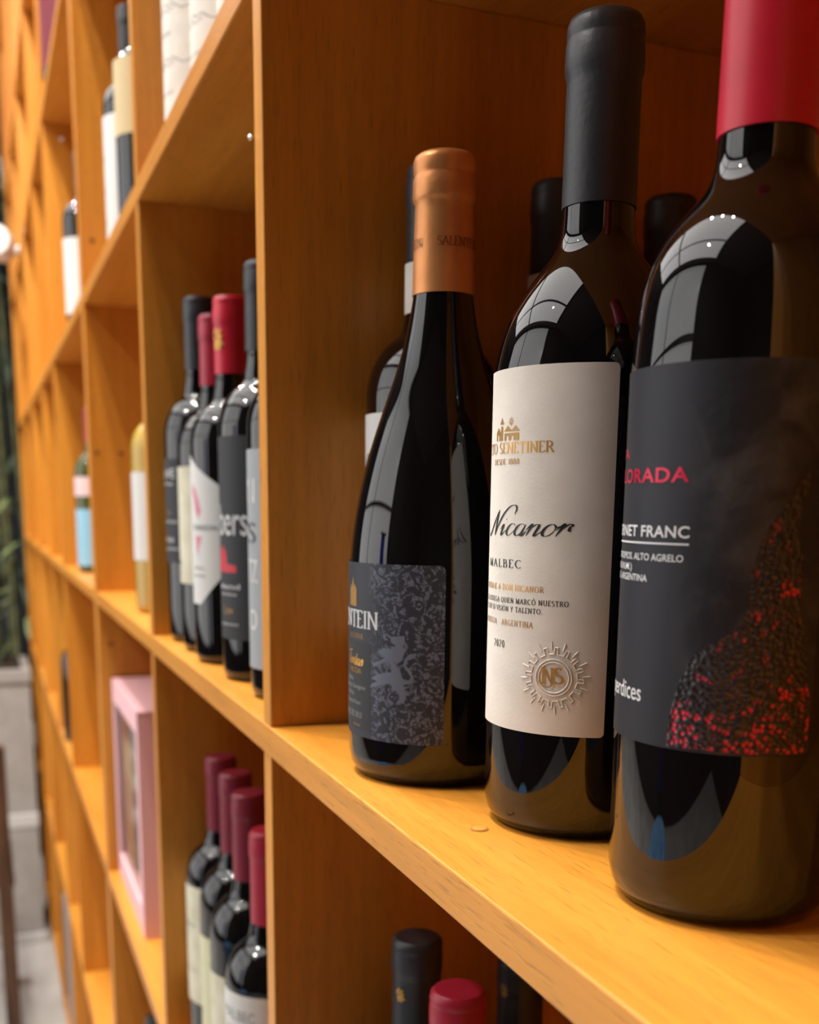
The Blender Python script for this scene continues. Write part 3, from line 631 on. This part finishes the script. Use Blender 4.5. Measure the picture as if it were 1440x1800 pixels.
lines(lb, R, [('Lov', .006, .048, -72, .012)], GOLDD); lines(lb, R, [('argentina', .002, .040, -72, .022)], INKW)
t, c, R, rn = bottle(-.685, .0475, Z0, .0340, .282, CAP_BLACK, 'bottle with silver grey label just showing past the near upright', GC)
lb = patch('front_label', R, -140, 0, .158, .020, GREYPAPER, t)
lines(lb, R, [('N', .016, .125, -84, .012), ('TZ', .016, .075, -82, .014), ('O', .014, .045, -82, .012)], INKW); lines(lb, R, [('S', .014, .100, -82, .012)], INK)

# second column, lower cubby: four red-capped bottles
GD = 'row of red capped bottles in the lower cubby'
for i, (x, y, R, H, pap, lab) in enumerate([(-1.0, .0544, .0360, .304, PAPERC, 'farthest red capped bottle of the lower row, with cream label'),
        (-.92, .0512, .0345, .307, mat('pale_lemon_paper', (.60, .58, .38), rough=.8), 'second farthest red capped bottle of the lower row, yellowish label'),
        (-.84, .0450, .0345, .310, PAPERC, 'third red capped bottle of the lower row, tucked behind the nearest'),
        (-.755, .0400, .0345, .303, PAPERW, 'nearest red capped bottle of the lower row, white malbec label')]):
    t, c, R, rn = bottle(x, y, ZM1, R, H, CAP_WINE if i < 3 else CAP_CRIMSON, lab, GD, capfrac=.30)
    lb = patch('front_label', R, -150, -15, (.181, .160, .160, .184)[i], (.062, .03, .03, .06)[i], pap, t, corner=.004)
    if i == 3:
        lines(lb, R, [('MALBEC', .009, .163, -62, .034)], INKG); lines(lb, R, [('Reserva', .008, .149, -62, .028)], INKP)
    elif i == 0: lines(lb, R, [('Malbec', .005, .140, -80, .026), ('reserva', .003, .095, -80, .024)], INKG)
    else: lines(lb, R, [('vino', .004, .130, -100, .016), ('tinto', .004, .105, -100, .016), ('argentina', .003, .085, -100, .02)], GOLDD)

# second column, upper cubby: white-labelled bottles
GE = 'white labelled bottles on the upper shelf'; ZS1 = ZT['s1']
for x, y, lab in [(-.99, .0547, 'farthest of three bottles with tall white mountain labels on the upper shelf'), (-.90, .0610, 'middle of three bottles with tall white mountain labels on the upper shelf'), (-.815, .0640, 'nearest of three bottles with tall white mountain labels on the upper shelf')]:
    t, c, R, rn = bottle(x, y, ZS1, .0360, .30, CAP_BLACK, lab, GE)
    lb = patch('front_label', R, -175, 25, .185, .012, PAPER, t)
    for zz in (.072, .112, .140):
        V, F = [], []
        for q in ([(0, 0), (.5, .35), (.9, .2), (1.4, .8), (1.8, .45), (2.2, .65), (3, .1), (3.6, .3)], [(.8, 0), (1.3, .35), (1.7, .1), (2.3, .3)]): stroke(V, F, spline(q, 3), .09, .06)
        put('mountain_drawing', (V, F), R, .010, zz, INKG, lb, center=-70, width=.05)
    lines(lb, R, [('malbec', .004, .096, -78, .018), ('mendoza', .003, .052, -78, .02)], INKG)
    put('lettering', serif('VALLE', .12, .05), R, .007, .158, INKG, lb, center=-74)

# third column
GF = 'bottles in the third cubby column'
t, c, R, rn = bottle(-1.43, .0535, ZS1, .0360, .292, CAP_BLACK, 'upper shelf bottle with long white label, left of the beige labelled one', GF)
lb = patch('front_label', R, -175, -20, .168, .01, PAPERW, t)
for zz in (.05, .085, .12): lines(lb, R, [('vino tinto', .006, zz, -105, .03)], INKG)
t, c, R, rn = bottle(-1.33, .0550, ZS1, .0355, .295, CAP_BLACK, 'upper shelf bottle with beige label over dark glass', GF)
patch('front_label', R, -175, -20, .195, .118, PAPERY, t)
t, c, R, rn = bottle(-1.275, .0508, Z0, .0350, .30, PAPERY, 'straw coloured white wine bottle with white label and red print', GF, glass=GLASSY)
lb = patch('front_label', R, -165, -20, .158, .060, PAPERW, t)
lines(lb, R, [('TR', .010, .124, -108, .016)], INKR)
t, c, R, rn = bottle(-1.41, .0380, ZT['m2'], .0340, .298, CAP_BLACK, 'black capped bottle in the lowest visible cubby beneath the pink box', GF)
# fourth column and beyond
GG = 'bottles in the far cubby columns'
t, c, R, rn = bottle(-1.93, .0400, ZS1, .0360, .27, CAP_BLACK, 'far upper shelf bottle with black shoulder and white label', GG)
lb = patch('front_label', R, -175, -10, .135, .02, PAPERW, t)
lines(lb, R, [('vino', .008, .10, -100, .02), ('tinto', .006, .06, -100, .02)], INKG)
t, c, R, rn = bottle(-2.05, .0474, Z0, .0340, .29, CAP_CRIMSON, 'far olive glass bottle with light blue label and pink neck band', GG, glass=GLASSG)
patch('front_label', R, -175, -10, .112, .012, mat('sky_blue_paper', (.25, .48, .62), rough=.7), t)
patch('shoulder_label', R, -175, -10, .168, .135, mat('pale_pink_paper', (.72, .52, .52), rough=.7), t)
t, c, R, rn = bottle(-2.55, .0390, ZM1, .0360, .30, CAP_BLACK, 'dark bottle as a thin sliver past the fourth upright', GG)
t, c, R, rn = bottle(-2.12, .0330, ZT['s2'], .0360, .29, CAP_BLACK, 'maroon labelled bottle on the topmost visible shelf', GG)
patch('front_label', R, -175, 10, .17, .02, mat('maroon_paper', (.13, .008, .018), rough=.6), t)

# pink gift box with a window
PINK = mat('pink_card', (.80, .47, .50), rough=.55)
pb = empty('gift_box', (-1.446, .076, ZM1), 'pale pink gift box with a clear window standing in the third cubby column', 'box')
x0, x1, y0, y1, h = -.136, .136, -.061, .06, .292
box('side_panel', x0, x0+.004, y0+.004, y1, .004, h-.004, PINK, pb, bev=.0003); box('side_panel', x1-.004, x1, y0+.004, y1, .004, h-.004, PINK, pb, bev=.0003)
box('bottom_panel', x0, x1, y0+.004, y1, 0, .004, PINK, pb, bev=.0003); box('lid', x0-.0005, x1+.0005, y0, y1+.0005, h-.004, h, PINK, pb, bev=.0003)
box('back_panel', x0+.004, x1-.004, y1-.004, y1, .004, h-.004, PINK, pb, bev=.0003)
fr = mk('window_frame', [(x0, y0, 0), (x1, y0, 0), (x1, y0, h-.004), (x0, y0, h-.004), (x0+.022, y0, .036), (x1-.022, y0, .036), (x1-.022, y0, h-.030), (x0+.022, y0, h-.030),
    (x0, y0+.004, 0), (x1, y0+.004, 0), (x1, y0+.004, h-.004), (x0, y0+.004, h-.004), (x0+.022, y0+.004, .036), (x1-.022, y0+.004, .036), (x1-.022, y0+.004, h-.030), (x0+.022, y0+.004, h-.030)],
    [(0, 1, 5, 4), (1, 2, 6, 5), (2, 3, 7, 6), (3, 0, 4, 7), (8, 12, 13, 9), (9, 13, 14, 10), (10, 14, 15, 11), (11, 15, 12, 8), (4, 5, 13, 12), (5, 6, 14, 13), (6, 7, 15, 14), (7, 4, 12, 15), (0, 8, 9, 1), (1, 9, 10, 2), (2, 10, 11, 3), (3, 11, 8, 0)], PINK, pb)
FILM = mat('clear_film', (.9, .9, .9), rough=.05); FILM.node_tree.nodes['Principled BSDF'].inputs['Transmission Weight'].default_value = 1; FILM.node_tree.nodes['Principled BSDF'].inputs['IOR'].default_value = 1.1
box('window_film', x0+.012, x1-.012, y0+.0045, y0+.005, .02, h-.015, FILM, pb, bev=0)
CARD = vary(mat('printed_insert', (.4, .3, .25), rough=.7), (.36, .20, .14, 1), (.62, .55, .50, 1), scale=16, detail=3)
box('insert_card', x0+.006, x1-.006, y0+.010, y0+.012, .006, h-.008, CARD, pb, bev=0)
box('insert_label', x0+.05, x1-.05, y0+.0075, y0+.0098, .17, .215, PAPERC, pb, bev=.0005)
box('insert_label', x0+.06, x1-.04, y0+.0075, y0+.0098, .222, .25, mat('slate_blue_card', (.06, .09, .14), rough=.6), pb, bev=.0005)

# grey framed panel low in a far cubby
gp = empty('grey_case', (-3.0, .045, ZT['m3']), 'flat grey presentation case standing on the bottom shelf', 'case')
box('case_body', -.16, .16, -.03, .03, 0, .37, mat('grey_card', (.24, .22, .22), rough=.5), gp, bev=.002)
box('case_lid', -.152, .152, -.036, -.0305, .008, .362, mat('grey_card_light', (.28, .25, .25), rough=.5), gp, bev=.001)

# ------------------------------------------------------------------ far end: planters, bamboo, chair
CAST = vary(mat('cast_concrete', (.4, .37, .34), rough=.8), (.36, .335, .31, 1), (.46, .43, .40, 1), scale=9, detail=5, bump=.2)
PALE = mat('pale_band', (.62, .61, .58), rough=.6)
x0, x1, y0, y1 = -4.16, -3.80, -.40, -.022
pl = empty('plant_stand', (-3.98, -.209, FLOOR), 'square grey concrete stand with white base under the bamboo planter', 'plant stand')
MP = lambda o, e: setattr(o, 'location', o.location)
def rbox(name, e, ax0, ax1, ay0, ay1, az0, az1, m, bev=.004):
    l = e.location; return box(name, ax0-l.x, ax1-l.x, ay0-l.y, ay1-l.y, az0-l.z, az1-l.z, m, e, bev=bev)
rbox('base', pl, x0-.01, x1+.01, y0-.01, y1+.008, FLOOR, FLOOR+.035, PALE)
rbox('body', pl, x0+.005, x1-.005, y0+.005, y1-.003, FLOOR+.036, -1.105, CAST)
rbox('top_slab', pl, x0, x1, y0, y1, -1.104, -1.055, PALE)
pt = empty('bamboo_planter', (-3.98, -.209, -1.054), 'bamboo plant in a square concrete planter at the far end of the bookcase', 'planter')
rbox('pot', pt, x0+.012, x1-.012, y0+.012, y1-.004, -1.054, -.600, CAST)
rbox('rim', pt, x0, x1, y0, y1, -.599, -.555, CAST)
SOIL = vary(mat('soil', (.03, .02, .012), rough=1), (.02, .014, .01, 1), (.06, .04, .025, 1), scale=60)
rbox('soil', pt, x0+.03, x1-.03, y0+.03, y1-.03, -.5545, -.547, SOIL)
CANE = vary(mat('bamboo_cane', (.12, .14, .04), rough=.5), (.06, .065, .022, 1), (.13, .13, .05, 1), scale=20)
LEAF1 = vary(mat('bamboo_leaf', (.08, .15, .03), rough=.5), (.010, .018, .008, 1), (.055, .075, .030, 1), scale=9)
leafme = bpy.data.meshes.new('leaf')
leafme.from_pydata([(0, 0, 0), (.03, .011, .003), (.075, .013, .0), (.12, .008, -.010), (.16, 0, -.022), (.12, -.008, -.010), (.075, -.013, 0), (.03, -.011, .003), (.03, 0, -.002), (.075, 0, -.005), (.12, 0, -.013)], [],
    [(0, 8, 1), (1, 8, 9, 2), (2, 9, 10, 3), (3, 10, 4), (0, 7, 8), (8, 7, 6, 9), (9, 6, 5, 10), (10, 5, 4)])
leafme.materials.append(LEAF1); leafme.update()
leafme2 = leafme.copy(); leafme2.materials[0] = vary(mat('pale_bamboo_leaf', (.2, .26, .1), rough=.5), (.15, .20, .07, 1), (.30, .36, .17, 1), scale=9)  # paler copy of the leaf, picked at random for some leaves
def cane(e, bx, by, z0, H, r, tx, ty):
    V, F = [], []; n = 12; prof = []
    for i in range(n+1):
        z = z0+H*i/n
        for dz, rr in ((0, r*1.15), (.008, r), (H/n*.9, r*.97)): prof.append((z+dz, rr*(1-.5*i/n)))
    for (z, rr) in prof:
        f = (z-z0)/H
        for q in range(8): V.append((bx+tx*f*f+rr*math.cos(q*math.pi/4), by+ty*f*f+rr*math.sin(q*math.pi/4), z))
    for i in range(len(prof)-1):
        for q in range(8): F.append((i*8+q, i*8+(q+1) % 8, i*8+8+(q+1) % 8, i*8+8+q))
    return mk('cane', V, F, CANE, e, True)
def leaf(e, x, y, z, s, az, m=None):
    o = link('leaf', leafme2 if random.random() < .22 else leafme, e); o.location = (x, y, z); o.scale = (s, s, s)
    o.rotation_euler = (random.uniform(-.5, .5), random.uniform(.1, 1.1), az)
for k in range(9):
    cane(pt, random.uniform(-.12, .12), random.uniform(-.05, .125), .507, random.uniform(.7, 1.2), random.uniform(.007, .012), random.uniform(-.08, .08), random.uniform(-.06, .0))
for k in range(110):
    py = random.uniform(.0, .165)
    leaf(pt, random.uniform(-.16, .16), py, .56+.9*random.random(), random.uniform(.5, .85), random.uniform(math.pi*1.1, math.pi*1.9))
# taller bamboo beyond the end of the bookcase
PTX, PTY = -4.95, .0
bb = empty('tall_bamboo', (PTX, PTY, FLOOR), 'tall leafy bamboo in a dark round pot behind the far end of the bookcase', 'plant')
lathe('pot', [(.13, 0), (.15, .01), (.19, .36), (.20, .38), (.20, .42), (.18, .425), (.178, .39), (.02, .385)], DARKW, bb, 36)
lathe('soil', [(.175, .38), (.176, .392), (.05, .40)], SOIL, bb, 24)
for k in range(7):
    a = random.uniform(0, 6.283); q = random.uniform(.02, .15)
    cane(bb, q*math.cos(a), q*math.sin(a), .39, random.uniform(2.0, 3.0), random.uniform(.008, .013), random.uniform(-.15, .15), random.uniform(-.15, .2))
for k in range(170):
    leaf(bb, random.uniform(-.3, .3), random.uniform(-.30, .26), .95+2.2*random.random(), random.uniform(.8, 1.5), random.uniform(0, 6.283))

# small white fitting near the far end of the bookcase
wf = empty('white_fixture', (-3.43, -.0005, .6995), 'small white rounded fixture on a shelf edge near the bamboo', 'fixture')
WHITE = mat('white_plastic', (.85, .84, .84), rough=.35)
bd = lathe('housing', [(.015, -.062), (.034, -.058), (.041, -.046), (.043, 0), (.043, .04), (.038, .055), (.015, .058)], WHITE, wf, 28)
bd.rotation_euler = (0, math.pi/2, math.radians(-12)); bd.location = (0, -.054, .012)
br = lathe('bracket', [(.011, .0005), (.011, .014), (.006, .016)], WHITE, wf, 14); br.rotation_euler = (math.pi/2, 0, 0)

# dark wooden chair at the left
DW = vary(mat('dark_chair_wood', (.07, .03, .012), rough=.45), (.045, .018, .008, 1), (.10, .045, .02, 1), scale=5, mapscale=(8, 8, 1))
ch = empty('chair', (-3.30, -.335, FLOOR), 'dark brown wooden chair standing in the aisle by the planter', 'chair')
for sx in (-.19, .19):
    for sy in (-.19, .19):
        top = .86 if sx > 0 else .44
        box('leg', sx-.02, sx+.02, sy-.02, sy+.02, 0, top, DW, ch, bev=.004)
box('seat', -.215, .168, -.215, .215, .441, .475, DW, ch, bev=.008)
for z in (.55, .65, .75): box('back_slat', .18, .20, -.169, .169, z, z+.05, DW, ch, bev=.004)
for sy in (-.19, .19): box('stretcher', -.169, .169, sy-.012, sy+.012, .18, .205, DW, ch, bev=.003)

# blue cloth banner by the shop front, mirrored in the bottles
bn = empty('cloth_banner', (-1.05, -2.9, FLOOR), 'deep blue cloth banner on a black stand by the shop front', 'banner')
BLUE = mat('blue_cloth', (.012, .03, .32), rough=.8)
V, F = [], []
for i in range(17):
    for j in range(2): V.append((-.16+.32*i/16, .012*math.sin(i*1.3), .35+1.65*j))
for i in range(16): F.append((2*i, 2*i+2, 2*i+3, 2*i+1))
b = mk('cloth', V, F, BLUE, bn, True); so = b.modifiers.new('s', 'SOLIDIFY'); so.thickness = .003
box('foot', -.25, .25, -.06, .06, 0, .03, BLACKM, bn, bev=.003); box('pole', -.012, .012, .03, .054, .03, 2.03, BLACKM, bn, bev=.002); box('rail', -.24, .24, -.012, .03, 2.001, 2.03, BLACKM, bn, bev=.002)

# added table with blue cloth, standing in for jeans mirrored low in the bottles
tb = empty('stand_in_table', (-.62, -1.35, FLOOR), 'unseen table under a light blue cloth, added for its reflection in the bottles', 'table')
LB = vary(mat('light_blue_cloth', (.12, .32, .62), rough=.85), (.10, .28, .56, 1), (.18, .42, .72, 1), scale=12, bump=.5, bscale=40)
V, F = [], []; n = 72
rings = [(.02, .752), (.20, .752), (.262, .750), (.270, .742), (.275, .70), (.285, .45), (.30, .12)]
for j, (r, z) in enumerate(rings):
    for i in range(n):
        a = 2*math.pi*i/n; w = (max(0, j-3)/3)*.035*math.sin(a*11)
        V.append(((r+w)*math.cos(a), (r+w)*math.sin(a), z))
for j in range(len(rings)-1):
    for i in range(n): F.append((j*n+i, (j+1)*n+i, (j+1)*n+(i+1) % n, j*n+(i+1) % n))
F.append(tuple(range(n)))
mk('cloth', V, F, LB, tb, True)
lathe('table_top', [(.255, .725), (.26, .73), (.26, .745), (.255, .748)], DW, tb, 40)
lathe('pedestal', [(.18, 0), (.18, .02), (.04, .05), (.035, .7), (.10, .724)], DW, tb, 24)
